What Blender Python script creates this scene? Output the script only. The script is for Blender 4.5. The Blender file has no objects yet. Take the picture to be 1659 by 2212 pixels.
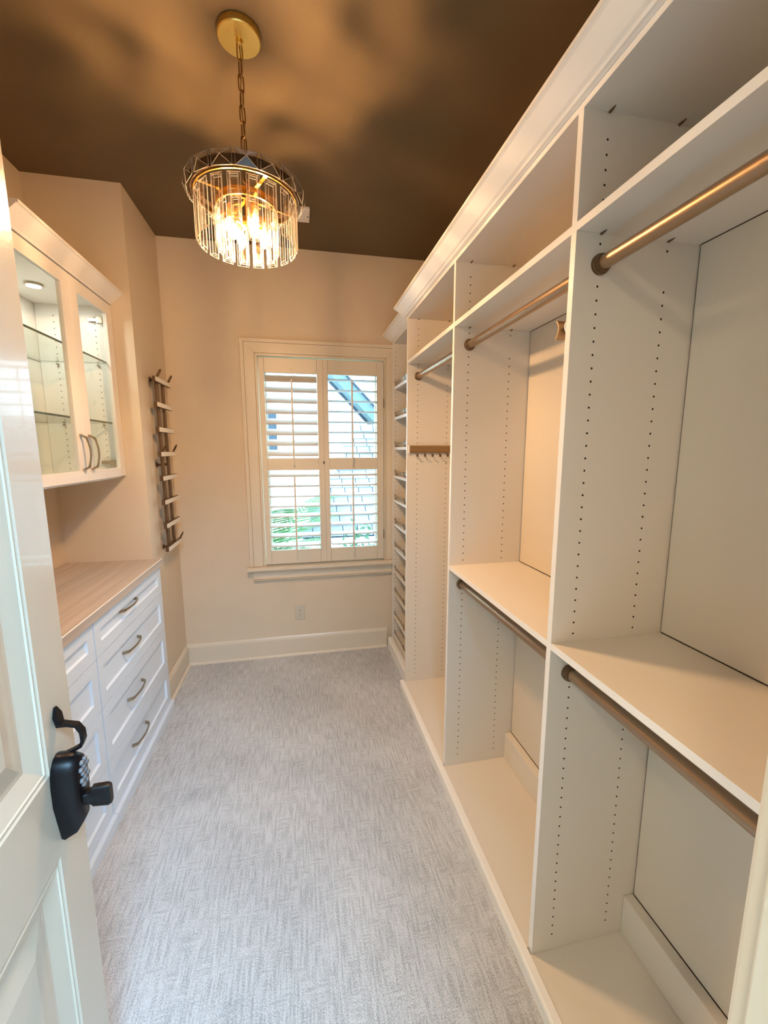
import bpy, bmesh, math, random
from mathutils import Vector, Matrix
random.seed(7)
PI = math.pi
SC = bpy.context.scene
COL = SC.collection

# ------------------------------------------------------------------ camera
cam_d = bpy.data.cameras.new('camera')
cam = bpy.data.objects.new('camera', cam_d)
COL.objects.link(cam)
SC.camera = cam
cam_d.sensor_fit = 'HORIZONTAL'
cam_d.sensor_width = 36.0
cam_d.lens = 893.04 / 1659.0 * 36.0
cam_d.clip_start = 0.02
YAW, PITCH, ROLL = math.radians(11.587), math.radians(-8.537), math.radians(-0.073)
_f = Vector((math.sin(YAW) * math.cos(PITCH), math.cos(YAW) * math.cos(PITCH), math.sin(PITCH)))
_r0 = Vector((math.cos(YAW), -math.sin(YAW), 0))
_u0 = _r0.cross(_f)
_r = math.cos(ROLL) * _r0 + math.sin(ROLL) * _u0
_u = -math.sin(ROLL) * _r0 + math.cos(ROLL) * _u0
CAM_Z = 1.602
cam.matrix_world = Matrix(((_r.x, _u.x, -_f.x, 0), (_r.y, _u.y, -_f.y, 0), (_r.z, _u.z, -_f.z, CAM_Z), (0, 0, 0, 1)))

# ------------------------------------------------------------------ world, exposure
w = bpy.data.worlds.new('overcast_sky')
SC.world = w
w.use_nodes = True
w.node_tree.nodes['Background'].inputs[0].default_value = (0.52, 0.78, 1.0, 1)
w.node_tree.nodes['Background'].inputs[1].default_value = 8.0
SC.view_settings.view_transform = 'Standard'
SC.view_settings.look = 'None'
SC.view_settings.gamma = 1.0
SC.view_settings.use_curve_mapping = False
SC.view_settings.exposure = 0.20
SC.cycles.use_denoising = True
SC.cycles.max_bounces = 7
SC.cycles.diffuse_bounces = 4
SC.cycles.glossy_bounces = 3
SC.cycles.transparent_max_bounces = 24
SC.cycles.transmission_bounces = 6
SC.cycles.use_adaptive_sampling = True
SC.cycles.adaptive_threshold = 0.14
SC.cycles.adaptive_min_samples = 16
SC.cycles.caustics_reflective = False
SC.cycles.caustics_refractive = False
SC.cycles.sample_clamp_indirect = 4.0
BULB_GLOW = 7.0
BULB_W = 18.0
HALL_COOL_FILL_W = 215.0
HALL_WARM_FILL_W = 20.0
PUCK_W = 2.0

# cool fill light added over the unseen hall, at the opening in ceiling_hall
ld = bpy.data.lights.new('hall_cool_fill', 'AREA'); ld.shape = 'RECTANGLE'; ld.size = 1.4; ld.size_y = 1.3
ld.energy = HALL_COOL_FILL_W; ld.color = (0.36, 0.67, 1.0)
lo = bpy.data.objects.new('hall_cool_fill', ld); COL.objects.link(lo)
lo.matrix_basis = Matrix.Translation((0.5, -1.25, 2.99))

# ------------------------------------------------------------------ materials
def nodes_of(name):
    m = bpy.data.materials.new(name)
    m.use_nodes = True
    nt = m.node_tree
    return m, nt, nt.nodes['Principled BSDF']

def paint(name, col, rough=0.5, spec=0.5, metal=0.0, bump=0.0, bscale=300.0, vary=0.0, vscale=4.0, coat=0.0):
    m, nt, b = nodes_of(name)
    b.inputs['Base Color'].default_value = (*col, 1)
    b.inputs['Roughness'].default_value = rough
    b.inputs['Metallic'].default_value = metal
    b.inputs['Specular IOR Level'].default_value = spec
    b.inputs['Coat Weight'].default_value = coat
    tc = nt.nodes.new('ShaderNodeTexCoord')
    if vary:
        n = nt.nodes.new('ShaderNodeTexNoise'); n.inputs['Scale'].default_value = vscale; n.inputs['Detail'].default_value = 4
        nt.links.new(tc.outputs['Object'], n.inputs['Vector'])
        r = nt.nodes.new('ShaderNodeValToRGB')
        r.color_ramp.elements[0].position = 0.3; r.color_ramp.elements[1].position = 0.7
        r.color_ramp.elements[0].color = (*[c * (1 - vary) for c in col], 1)
        r.color_ramp.elements[1].color = (*[min(1, c * (1 + vary)) for c in col], 1)
        nt.links.new(n.outputs['Fac'], r.inputs['Fac'])
        nt.links.new(r.outputs['Color'], b.inputs['Base Color'])
    if bump:
        n2 = nt.nodes.new('ShaderNodeTexNoise'); n2.inputs['Scale'].default_value = bscale; n2.inputs['Detail'].default_value = 2
        nt.links.new(tc.outputs['Object'], n2.inputs['Vector'])
        bp = nt.nodes.new('ShaderNodeBump'); bp.inputs['Strength'].default_value = bump; bp.inputs['Distance'].default_value = 0.002
        nt.links.new(n2.outputs['Fac'], bp.inputs['Height'])
        nt.links.new(bp.outputs['Normal'], b.inputs['Normal'])
    return m

def emit(name, col, s):
    m, nt, b = nodes_of(name)
    b.inputs['Base Color'].default_value = (*col, 1)
    b.inputs['Emission Color'].default_value = (*col, 1)
    b.inputs['Emission Strength'].default_value = s
    return m

def glass(name, tint=(0.97, 0.99, 0.98), refl=0.08, refr=0.0, rough=0.01):
    m = bpy.data.materials.new(name); m.use_nodes = True
    nt = m.node_tree; nt.nodes.clear()
    out = nt.nodes.new('ShaderNodeOutputMaterial')
    tr = nt.nodes.new('ShaderNodeBsdfTransparent'); tr.inputs[0].default_value = (*tint, 1)
    gl = nt.nodes.new('ShaderNodeBsdfGlossy'); gl.inputs['Roughness'].default_value = rough
    lw = nt.nodes.new('ShaderNodeLayerWeight'); lw.inputs['Blend'].default_value = 0.5
    pw = nt.nodes.new('ShaderNodeMath'); pw.operation = 'POWER'; pw.inputs[1].default_value = 5.0
    nt.links.new(lw.outputs['Facing'], pw.inputs[0])
    mul = nt.nodes.new('ShaderNodeMath'); mul.operation = 'MULTIPLY_ADD'
    mul.inputs[1].default_value = 0.8; mul.inputs[2].default_value = refl; mul.use_clamp = True
    nt.links.new(pw.outputs[0], mul.inputs[0])
    base = tr.outputs[0]
    if refr:
        rf = nt.nodes.new('ShaderNodeBsdfRefraction'); rf.inputs['IOR'].default_value = 1.5; rf.inputs['Roughness'].default_value = 0.0
        rf.inputs['Color'].default_value = (*tint, 1)
        mx0 = nt.nodes.new('ShaderNodeMixShader'); mx0.inputs[0].default_value = refr
        nt.links.new(tr.outputs[0], mx0.inputs[1]); nt.links.new(rf.outputs[0], mx0.inputs[2])
        base = mx0.outputs[0]
    mx = nt.nodes.new('ShaderNodeMixShader')
    nt.links.new(mul.outputs[0], mx.inputs[0]); nt.links.new(base, mx.inputs[1]); nt.links.new(gl.outputs[0], mx.inputs[2])
    nt.links.new(mx.outputs[0], out.inputs[0])
    return m

def bulb_mat():
    """clear lamp glass filled with filament glow: lets the lamp inside shine through"""
    m = bpy.data.materials.new('bulb_glow'); m.use_nodes = True
    nt = m.node_tree; nt.nodes.clear()
    out = nt.nodes.new('ShaderNodeOutputMaterial'); ad = nt.nodes.new('ShaderNodeAddShader')
    tr = nt.nodes.new('ShaderNodeBsdfTransparent'); em = nt.nodes.new('ShaderNodeEmission')
    em.inputs[0].default_value = (1.0, 0.66, 0.33, 1); em.inputs[1].default_value = BULB_GLOW
    nt.links.new(tr.outputs[0], ad.inputs[0]); nt.links.new(em.outputs[0], ad.inputs[1]); nt.links.new(ad.outputs[0], out.inputs[0])
    m.cycles.emission_sampling = 'NONE'
    return m

def carpet_mat():
    m, nt, b = nodes_of('carpet_loop')
    b.inputs['Roughness'].default_value = 0.95
    b.inputs['Specular IOR Level'].default_value = 0.1
    L = nt.links.new
    tc = nt.nodes.new('ShaderNodeTexCoord')
    def noise(scale, sc=(1, 1, 1), det=2.0):
        mp = nt.nodes.new('ShaderNodeMapping'); mp.inputs['Scale'].default_value = sc
        L(tc.outputs['Object'], mp.inputs['Vector'])
        n = nt.nodes.new('ShaderNodeTexNoise'); n.inputs['Scale'].default_value = scale; n.inputs['Detail'].default_value = det
        L(mp.outputs[0], n.inputs['Vector'])
        return n.outputs['Fac']
    def ramp(src, p0, p1, c0=(0, 0, 0, 1), c1=(1, 1, 1, 1)):
        r = nt.nodes.new('ShaderNodeValToRGB')
        r.color_ramp.elements[0].position = p0; r.color_ramp.elements[1].position = p1
        r.color_ramp.elements[0].color = c0; r.color_ramp.elements[1].color = c1
        L(src, r.inputs['Fac']); return r.outputs['Color']
    along_y = ramp(noise(1.0, (120, 11, 1), 2.0), 0.36, 0.60)
    along_x = ramp(noise(1.0, (11, 110, 1), 2.0), 0.36, 0.60)
    mask = ramp(noise(20.0, (1, 0.75, 1), 3.0), 0.46, 0.70)
    mx = nt.nodes.new('ShaderNodeMix'); mx.data_type = 'RGBA'
    L(mask, mx.inputs['Factor']); L(along_y, mx.inputs['A']); L(along_x, mx.inputs['B'])
    fib = ramp(noise(260.0, (1, 1, 1), 3.0), 0.30, 0.70)
    big = noise(2.2, (1, 1, 1), 3.0)
    col = nt.nodes.new('ShaderNodeValToRGB')
    col.color_ramp.elements[0].position = 0.0; col.color_ramp.elements[0].color = (0.44, 0.445, 0.445, 1)
    col.color_ramp.elements[1].position = 1.0; col.color_ramp.elements[1].color = (0.60, 0.60, 0.60, 1)
    L(mx.outputs['Result'], col.inputs['Fac'])
    m2 = nt.nodes.new('ShaderNodeMix'); m2.data_type = 'RGBA'; m2.blend_type = 'OVERLAY'; m2.inputs['Factor'].default_value = 0.35
    L(col.outputs['Color'], m2.inputs['A']); L(fib, m2.inputs['B'])
    m3 = nt.nodes.new('ShaderNodeMix'); m3.data_type = 'RGBA'; m3.blend_type = 'OVERLAY'; m3.inputs['Factor'].default_value = 0.35
    L(m2.outputs['Result'], m3.inputs['A']); L(big, m3.inputs['B'])
    L(m3.outputs['Result'], b.inputs['Base Color'])
    ad = nt.nodes.new('ShaderNodeMath'); ad.operation = 'ADD'
    L(mx.outputs['Result'], ad.inputs[0]); L(fib, ad.inputs[1])
    bp = nt.nodes.new('ShaderNodeBump'); bp.inputs['Strength'].default_value = 0.4; bp.inputs['Distance'].default_value = 0.004
    L(ad.outputs[0], bp.inputs['Height']); L(bp.outputs['Normal'], b.inputs['Normal'])
    return m

def wood_mat(name, c0, c1, axis_scale=(30, 1.2, 30), rough=0.45):
    m, nt, b = nodes_of(name)
    b.inputs['Roughness'].default_value = rough
    tc = nt.nodes.new('ShaderNodeTexCoord')
    mp = nt.nodes.new('ShaderNodeMapping'); mp.inputs['Scale'].default_value = axis_scale
    nt.links.new(tc.outputs['Object'], mp.inputs['Vector'])
    n = nt.nodes.new('ShaderNodeTexNoise'); n.inputs['Scale'].default_value = 1.0; n.inputs['Detail'].default_value = 5; n.inputs['Distortion'].default_value = 0.4
    nt.links.new(mp.outputs[0], n.inputs['Vector'])
    r = nt.nodes.new('ShaderNodeValToRGB')
    r.color_ramp.elements[0].position = 0.3; r.color_ramp.elements[0].color = (*c0, 1)
    r.color_ramp.elements[1].position = 0.7; r.color_ramp.elements[1].color = (*c1, 1)
    nt.links.new(n.outputs['Fac'], r.inputs['Fac']); nt.links.new(r.outputs['Color'], b.inputs['Base Color'])
    return m

M = {}
M['wall'] = paint('wall_paint', (0.71, 0.59, 0.445), 0.55, 0.4, bump=0.25, bscale=180, vary=0.02)
M['trim'] = paint('trim_enamel', (0.72, 0.625, 0.49), 0.32, 0.5)
M['ceiling'] = paint('ceiling_paint', (0.140, 0.094, 0.046), 0.62, 0.35, bump=0.2, bscale=150, vary=0.03)
M['door'] = paint('door_enamel', (0.62, 0.545, 0.43), 0.2, 0.55, bump=0.12, bscale=90, coat=0.25)
M['white'] = paint('melamine_white', (0.76, 0.695, 0.605), 0.38, 0.45, bump=0.06, bscale=500)
M['edge'] = paint('edge_band', (0.90, 0.875, 0.83), 0.3, 0.5)
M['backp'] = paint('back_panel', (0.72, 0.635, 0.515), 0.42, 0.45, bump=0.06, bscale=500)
M['cab'] = paint('cabinet_lacquer_blue_light', (0.74, 0.83, 0.93), 0.33, 0.5)  # white lacquer with the blue cast of cool light put into its colour
M['upcab'] = paint('upper_cabinet_lacquer', (0.82, 0.78, 0.73), 0.33, 0.5)
M['counter'] = wood_mat('counter_laminate', (0.46, 0.385, 0.325), (0.60, 0.515, 0.44))
M['champ'] = paint('champagne_metal', (0.44, 0.31, 0.20), 0.36, 0.5, metal=1.0)
M['nickel'] = paint('brushed_nickel', (0.42, 0.35, 0.26), 0.26, 0.5, metal=1.0)
M['bronze'] = paint('dark_bronze', (0.13, 0.075, 0.04), 0.35, 0.5, metal=0.7)
M['rackm'] = paint('rack_bronze', (0.150, 0.088, 0.045), 0.38, 0.5, metal=0.6)
M['brown'] = paint('brown_rail', (0.30, 0.175, 0.075), 0.4, 0.5, metal=0.3)
M['cream'] = paint('cream_face', (0.80, 0.74, 0.64), 0.5, 0.4)
M['brass'] = paint('brushed_brass', (0.78, 0.56, 0.17), 0.32, 0.5, metal=1.0, bump=0.2, bscale=300)
M['gold'] = paint('polished_gold', (0.9, 0.55, 0.14), 0.18, 0.5, metal=1.0)
M['chain'] = paint('aged_brass', (0.30, 0.17, 0.06), 0.35, 0.5, metal=0.9)
M['hole'] = paint('pin_hole_shade', (0.035, 0.025, 0.018), 0.9, 0.1)  # shade inside the pin holes, painted as flat dark discs
M['seam'] = paint('gap_shade', (0.10, 0.07, 0.04), 0.9, 0.1)  # dark sheet colour: shade in the back panel gaps is painted
M['black'] = paint('black_satin', (0.004, 0.0035, 0.0045), 0.34, 0.22)
M['button'] = paint('grey_button', (0.16, 0.155, 0.16), 0.4, 0.5)
M['plastic'] = paint('outlet_plastic', (0.62, 0.56, 0.45), 0.4, 0.5)
M['slot'] = paint('slot_dark', (0.05, 0.035, 0.02), 0.8, 0.2)
M['shutter'] = paint('shutter_paint', (0.72, 0.635, 0.51), 0.38, 0.5)
M['louver'] = paint('louver_paint', (0.62, 0.60, 0.56), 0.4, 0.5)
M['glass'] = glass('clear_glass', (0.97, 0.99, 0.98), 0.025)
M['shelfglass'] = glass('shelf_glass', (0.95, 0.985, 0.965), 0.03)
M['glassedge'] = paint('glass_edge', (0.04, 0.07, 0.06), 0.2, 0.5)
M['crystal'] = glass('crystal', (0.985, 0.975, 0.965), 0.07, refr=0.18)
M['bulb'] = bulb_mat()
def edge_glint_mat():  # pale tubes added along the crystal edges to stand for their glints
    m = bpy.data.materials.new('crystal_edge_glint'); m.use_nodes = True
    nt = m.node_tree; nt.nodes.clear()
    out = nt.nodes.new('ShaderNodeOutputMaterial')
    d = nt.nodes.new('ShaderNodeBsdfDiffuse'); d.inputs[0].default_value = (0.55, 0.51, 0.46, 1)
    t = nt.nodes.new('ShaderNodeBsdfTranslucent'); t.inputs[0].default_value = (0.50, 0.46, 0.42, 1)
    x = nt.nodes.new('ShaderNodeMixShader'); x.inputs[0].default_value = 0.5
    nt.links.new(d.outputs[0], x.inputs[1]); nt.links.new(t.outputs[0], x.inputs[2]); nt.links.new(x.outputs[0], out.inputs[0])
    return m
M['edgeglint'] = edge_glint_mat()
M['puck'] = emit('puck_lens', (0.95, 1.0, 0.97), 12.0)
M['sensor'] = paint('sensor_plastic', (0.82, 0.78, 0.72), 0.4)
M['carpet'] = carpet_mat()
M['siding'] = paint('siding_white', (0.86, 0.87, 0.87), 0.7, 0.3)
M['fascia'] = paint('fascia_grey', (0.045, 0.065, 0.09), 0.7, 0.3)
M['soffit'] = paint('soffit_pale', (0.13, 0.19, 0.20), 0.8, 0.3)
M['shingle'] = paint('shingle_grey', (0.26, 0.29, 0.33), 0.9, 0.2, vary=0.15, vscale=3)
M['leaf'] = paint('palm_leaf', (0.045, 0.12, 0.025), 0.5, 0.4, vary=0.3, vscale=2)
M['leaf2'] = paint('broad_leaf', (0.035, 0.10, 0.045), 0.5, 0.4, vary=0.3, vscale=2)
M['stem'] = paint('stem_brown', (0.03,0.025,0.015), 0.8, 0.2)
M['sash'] = paint('sash_cream', (0.80, 0.80, 0.66), 0.4, 0.5)
M['hall'] = paint('hall_paint', (0.60, 0.53, 0.43), 0.7, 0.3)
M['hallfloor'] = paint('hall_carpet', (0.50, 0.49, 0.47), 0.95, 0.1, vary=0.05, vscale=60)
M['lawn'] = paint('lawn_green', (0.05,0.09,0.04), 0.95, 0.1, vary=0.2, vscale=3)

# ------------------------------------------------------------------ helpers
def box(bm, x0, x1, y0, y1, z0, z1):
    v = [bm.verts.new(p) for p in ((x0, y0, z0), (x1, y0, z0), (x1, y1, z0), (x0, y1, z0), (x0, y0, z1), (x1, y0, z1), (x1, y1, z1), (x0, y1, z1))]
    for f in ((0, 3, 2, 1), (4, 5, 6, 7), (0, 1, 5, 4), (1, 2, 6, 5), (2, 3, 7, 6), (3, 0, 4, 7)):
        bm.faces.new([v[i] for i in f])

def B(*a):
    bm = bmesh.new(); box(bm, *a); return bm

def prism(bm, prof, axis, a0, a1):
    """extrude a closed 2D profile along an axis: 'y' -> prof is (x,z); 'x' -> (y,z); 'z' -> (x,y)"""
    def P(p, a):
        return {'y': (p[0], a, p[1]), 'x': (a, p[0], p[1]), 'z': (p[0], p[1], a)}[axis]
    v0 = [bm.verts.new(P(p, a0)) for p in prof]; v1 = [bm.verts.new(P(p, a1)) for p in prof]
    n = len(prof)
    bm.faces.new(v0); bm.faces.new(v1[::-1])
    for i in range(n):
        bm.faces.new((v0[i], v0[(i + 1) % n], v1[(i + 1) % n], v1[i]))

def tube(bm, path, r, n=10, caps=True):
    path = [Vector(p) for p in path]
    rings = []
    prev = None
    for i, p in enumerate(path):
        t = (path[min(i + 1, len(path) - 1)] - path[max(i - 1, 0)]).normalized()
        a = prev - t * prev.dot(t) if prev is not None else t.orthogonal()
        a = a.normalized(); prev = a
        b2 = t.cross(a)
        rr = r[i] if isinstance(r, (list, tuple)) else r
        rings.append([bm.verts.new(p + a * rr * math.cos(2 * PI * k / n) + b2 * rr * math.sin(2 * PI * k / n)) for k in range(n)])
    for i in range(len(rings) - 1):
        for k in range(n):
            bm.faces.new((rings[i][k], rings[i][(k + 1) % n], rings[i + 1][(k + 1) % n], rings[i + 1][k]))
    if caps:
        bm.faces.new(rings[0][::-1]); bm.faces.new(rings[-1])

def ribbon(bm, path, wdir, w, th):
    """sweep a rectangle (width w along wdir, thickness th) along path"""
    path = [Vector(p) for p in path]; wd = Vector(wdir).normalized()
    rings = []
    for i, p in enumerate(path):
        t = (path[min(i + 1, len(path) - 1)] - path[max(i - 1, 0)]).normalized()
        nn = t.cross(wd).normalized()
        ww = w[i] if isinstance(w, (list, tuple)) else w
        tt = th[i] if isinstance(th, (list, tuple)) else th
        rings.append([bm.verts.new(p + wd * ww / 2 * a + nn * tt / 2 * b2) for a, b2 in ((-1, -1), (1, -1), (1, 1), (-1, 1))])
    for i in range(len(rings) - 1):
        for k in range(4):
            bm.faces.new((rings[i][k], rings[i][(k + 1) % 4], rings[i + 1][(k + 1) % 4], rings[i + 1][k]))
    bm.faces.new(rings[0][::-1]); bm.faces.new(rings[-1])

def lathe(bm, prof, axis='z', c=(0, 0, 0), n=24):
    rings = []
    for r, h in prof:
        ring = []
        for k in range(n):
            a = 2 * PI * k / n
            ca, sa = r * math.cos(a), r * math.sin(a)
            p = {'z': (ca, sa, h), 'y': (ca, h, sa), 'x': (h, ca, sa)}[axis]
            ring.append(bm.verts.new((p[0] + c[0], p[1] + c[1], p[2] + c[2])))
        rings.append(ring)
    for i in range(len(rings) - 1):
        for k in range(n):
            bm.faces.new((rings[i][k], rings[i][(k + 1) % n], rings[i + 1][(k + 1) % n], rings[i + 1][k]))
    for ring in (rings[0], rings[-1]):
        bm.faces.new(ring)

def finish(bm, name, smooth=False):
    bmesh.ops.recalc_face_normals(bm, faces=bm.faces)
    me = bpy.data.meshes.new(name)
    bm.to_mesh(me); bm.free()
    if smooth:
        for p in me.polygons: p.use_smooth = True
        try: me.set_sharp_from_angle(angle=math.radians(40))
        except Exception: pass
    return me

def link(name, me, mat=None, parent=None, local=False, mw=None):
    o = bpy.data.objects.new(name, me)
    if mat and me is not None and not me.materials: me.materials.append(M[mat])
    COL.objects.link(o)
    if mw is not None: o.matrix_basis = mw
    if parent is not None:
        o.parent = parent
        if not local: o.matrix_parent_inverse = world_of(parent).inverted()
    return o

def world_of(o):
    m = o.matrix_basis.copy()
    if o.parent is not None: m = world_of(o.parent) @ o.matrix_parent_inverse @ m
    return m

def mk(name, bm, mat, parent=None, smooth=False, local=False, bev=0.0, stuff=False):
    o = link(name, finish(bm, name, smooth), mat, parent, local)
    if bev:
        md = o.modifiers.new('bevel', 'BEVEL'); md.width = bev; md.segments = 2; md.limit_method = 'ANGLE'
    if stuff: o['kind'] = 'stuff'
    return o

def tag(o, label, cat=None, group=None, kind=None):
    o['label'] = label
    if cat: o['category'] = cat
    if group: o['group'] = group
    if kind: o['kind'] = kind
    return o

def empty(name, loc, rz=0.0):
    o = bpy.data.objects.new(name, None)
    o.empty_display_size = 0.1
    COL.objects.link(o)
    o.matrix_basis = Matrix.Translation(loc) @ Matrix.Rotation(rz, 4, 'Z')
    return o

def struct(name, bm, mat, label, parent=None, bev=0.0):
    o = mk(name, bm, mat, parent, bev=bev)
    o['kind'] = 'structure'; o['label'] = label
    return o

# ------------------------------------------------------------------ dimensions (metres, camera stands at x=0,y=0)
ZC = 2.98              # ceiling
YW = 3.158             # window wall
XL = -0.865            # far left wall
YR = 2.613             # return wall of the niche
XN = -1.322            # niche left wall
YF0, YF1 = 0.05, 0.182 # doorway wall
JR, JL = 0.2985, -0.468
XF, XB = 0.662, 1.015  # closet fronts / back panels
XWR = 1.04
T = 0.019
D1, D2, D3, D4 = 2.515, 1.742, 0.9536, 0.186   # near faces of the dividers
XT = 0.706             # shoe tower front
YD0 = 3.108

# ------------------------------------------------------------------ room shell
struct('floor', B(-1.45, 1.15, -0.02, 3.3, -0.05, 0.0), 'carpet', 'light grey textured loop carpet covering the closet floor')
struct('ceiling', B(-1.5, 1.2, YF0, 3.3, ZC, ZC + 0.1), 'ceiling', 'bronze brown painted closet ceiling')
bm = bmesh.new()   # window wall with opening
OX0, OX1, OZ0, OZ1 = -0.264, 0.643, 0.747, 2.258
box(bm, XL - 0.1, OX0, YW, YW + 0.14, 0, ZC); box(bm, OX1, XWR + 0.1, YW, YW + 0.14, 0, ZC)
box(bm, OX0, OX1, YW, YW + 0.14, 0, OZ0); box(bm, OX0, OX1, YW, YW + 0.14, OZ1, ZC)
struct('wall_back', bm, 'wall', 'beige wall with the shuttered window')
struct('wall_left', B(XN - 0.1, XN, YF1, YR, 0, ZC), 'wall', 'beige niche wall behind the white cabinets')
bm = bmesh.new(); box(bm, XN - 0.1, XL, YR, YW, 0, ZC)
struct('wall_return', bm, 'wall', 'beige projecting wall between cabinets and window wall')
struct('wall_right', B(XWR, XWR + 0.1, YF1, YW, 0, ZC), 'wall', 'beige wall behind the white closet shelving')
bm = bmesh.new()
box(bm, XN - 0.1, JL - 0.02, YF0, YF1, 0, ZC); box(bm, JR + 0.02, XWR + 0.1, YF0, YF1, 0, ZC); box(bm, JL - 0.02, JR + 0.02, YF0, YF1, 2.46, ZC)
struct('wall_front', bm, 'wall', 'beige wall around the entrance doorway')
# adjoining hall the camera stands in
struct('floor_hall', B(-2.0, 2.7, -3.2, -0.02, -0.05, -0.002), 'hallfloor', 'carpeted floor of the adjoining hall')
bm = bmesh.new()
box(bm, -2.0, -0.2, -3.2, YF0, ZC, ZC + 0.1); box(bm, 1.2, 2.7, -3.2, YF0, ZC, ZC + 0.1); box(bm, -0.2, 1.2, -3.2, -1.9, ZC, ZC + 0.1); box(bm, -0.2, 1.2, -0.6, YF0, ZC, ZC + 0.1)
struct('ceiling_hall', bm, 'hall', 'ceiling of the adjoining hall with an opening added for the cool fill light')
struct('wall_hall_left', B(-2.1, -2.0, -3.2, YF0, 0, ZC), 'hall', 'side wall of the hall on the hinge side')
struct('wall_hall_right', B(2.7, 2.8, -3.2, YF0, 0, ZC), 'hall', 'side wall of the hall on the latch side')
struct('wall_hall_rear', B(-2.1, 2.8, -3.3, -3.2, 0, ZC), 'hall', 'end wall of the hall')
# warm fill lamp added on the unseen hall ceiling to brighten the bays
fl = empty('added_hall_fill_lamp', (-1.0, -1.0, ZC - 0.1)); tag(fl, 'round flush lamp added on the unseen hall ceiling as warm fill', 'lamp')
bm = bmesh.new(); lathe(bm, [(0.17, ZC - 0.0005), (0.17, ZC - 0.02), (0.16, ZC - 0.022)], 'z', (-1.0, -1.0, 0), 32); mk('base', bm, 'nickel', fl)
bm = bmesh.new(); lathe(bm, [(0.155, ZC - 0.0225), (0.14, ZC - 0.06), (0.09, ZC - 0.085), (0.01, ZC - 0.095)], 'z', (-1.0, -1.0, 0), 32); dm = mk('dome', bm, 'puck', fl, smooth=True)
ld = bpy.data.lights.new('hall_warm_fill', 'AREA'); ld.shape = 'DISK'; ld.size = 0.3; ld.energy = HALL_WARM_FILL_W; ld.color = (1.0, 0.74, 0.45)
lo = bpy.data.objects.new('hall_warm_fill', ld); COL.objects.link(lo); lo.matrix_basis = Matrix.Translation((-1.0, -1.0, ZC - 0.1)); lo.parent = dm

# doorway jamb + casing
tr = empty('trim_1', (JR, YF0, 0)); tag(tr, 'cream door jamb at the doorway edge', kind='structure')
mk('jamb_board', B(JR, JR + 0.02, YF0 - 0.01, YF1, 0, 2.44), 'trim', tr, bev=0.002)
mk('casing_board', B(0.309, 0.40, YF1 + 0.0003, YF1 + 0.0175, 0, 2.44), 'trim', tr, bev=0.004)
mk('stop_strip', B(JR - 0.011, JR, YF0 + 0.055, YF0 + 0.085, 0, 2.44), 'trim', tr, bev=0.003)
tr = empty('trim_2', (JL, YF0, 0)); tag(tr, 'cream door jamb behind the hinges of the open door', kind='structure')
mk('jamb_board', B(JL - 0.02, JL, YF0 - 0.01, YF1 + 0.008, 0, 2.44), 'trim', tr)
mk('head_board', B(JL, JR, YF0 - 0.01, YF1 + 0.008, 2.44, 2.46), 'trim', tr)

# baseboards
def baseboard(name, label, axis, a0, a1, face, sgn):
    """profile runs out from the wall face by sgn"""
    e = empty(name, (a0, face, 0) if axis == 'x' else (face, a0, 0)); tag(e, label, kind='structure')
    prof = [(0, 0), (0.016, 0), (0.016, 0.135), (0.012, 0.150), (0.006, 0.161), (0, 0.161)]
    bm = bmesh.new(); prism(bm, [(face + sgn * d, z) for d, z in prof], axis, a0, a1); mk('board', bm, 'trim', e)
    prof = [(0.0165, 0), (0.029, 0), (0.028, 0.009), (0.023, 0.016), (0.0165, 0.019)]
    bm = bmesh.new(); prism(bm, [(face + sgn * d, z) for d, z in prof], axis, a0, a1); mk('shoe_moulding', bm, 'trim', e)
baseboard('baseboard_back', 'tall cream baseboard below the window', 'x', XL + 0.001, 0.668, YW, -1)
baseboard('baseboard_left', 'cream baseboard below the hook rack wall', 'y', YR + 0.012, YW - 0.03, XL, 1)

# ------------------------------------------------------------------ window_1
win = empty('window_1', (0.19, YW, OZ0)); tag(win, 'cream cased window holding the plantation shutters', kind='structure')
CW = 0.1135
def casing_ring(a0, a1, proud, name):
    """ring of three pieces between offsets a0<a1 from the opening (left, top, right)"""
    xi0, xi1, zi1 = OX0 - a0, OX1 + a0, OZ1 + a0
    xo0, xo1, zo1 = OX0 - a1, OX1 + a1, OZ1 + a1
    zb = 0.735
    y0, y1 = YW - proud, YW
    for poly in ([(xo0, zb), (xi0, zb), (xi0, zi1), (xo0, zo1)], [(xo0, zo1), (xi0, zi1), (xi1, zi1), (xo1, zo1)], [(xi1, zb), (xo1, zb), (xo1, zo1), (xi1, zi1)]):
        bm = bmesh.new(); prism(bm, poly, 'y', y0, y1); mk(name, bm, 'trim', win, bev=0.002)
casing_ring(0.0, 0.018, 0.012, 'inner_bead')
casing_ring(0.0185, CW - 0.0255, 0.019, 'casing_board')
casing_ring(CW - 0.025, CW, 0.027, 'back_band')
bm = bmesh.new()
prism(bm, [(YW - 0.055, 0.706), (YW, 0.706), (YW, 0.734), (YW - 0.05, 0.734), (YW - 0.058, 0.728), (YW - 0.058, 0.712)], 'x', OX0 - CW - 0.02, OX1 + 0.063)
mk('sill', bm, 'trim', win)
bm = bmesh.new()
prism(bm, [(YW - 0.03, 0.640), (YW, 0.618), (YW, 0.7055), (YW - 0.034, 0.7055), (YW - 0.03, 0.694), (YW - 0.02, 0.684), (YW - 0.02, 0.648)], 'x', OX0 - CW + 0.02, OX1 + 0.063)
mk('apron', bm, 'trim', win)
mk('apron_bead', B(OX0 - CW + 0.02, OX1 + 0.063, YW - 0.026, YW - 0.0205, 0.628, 0.634), 'trim', win)
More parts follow.
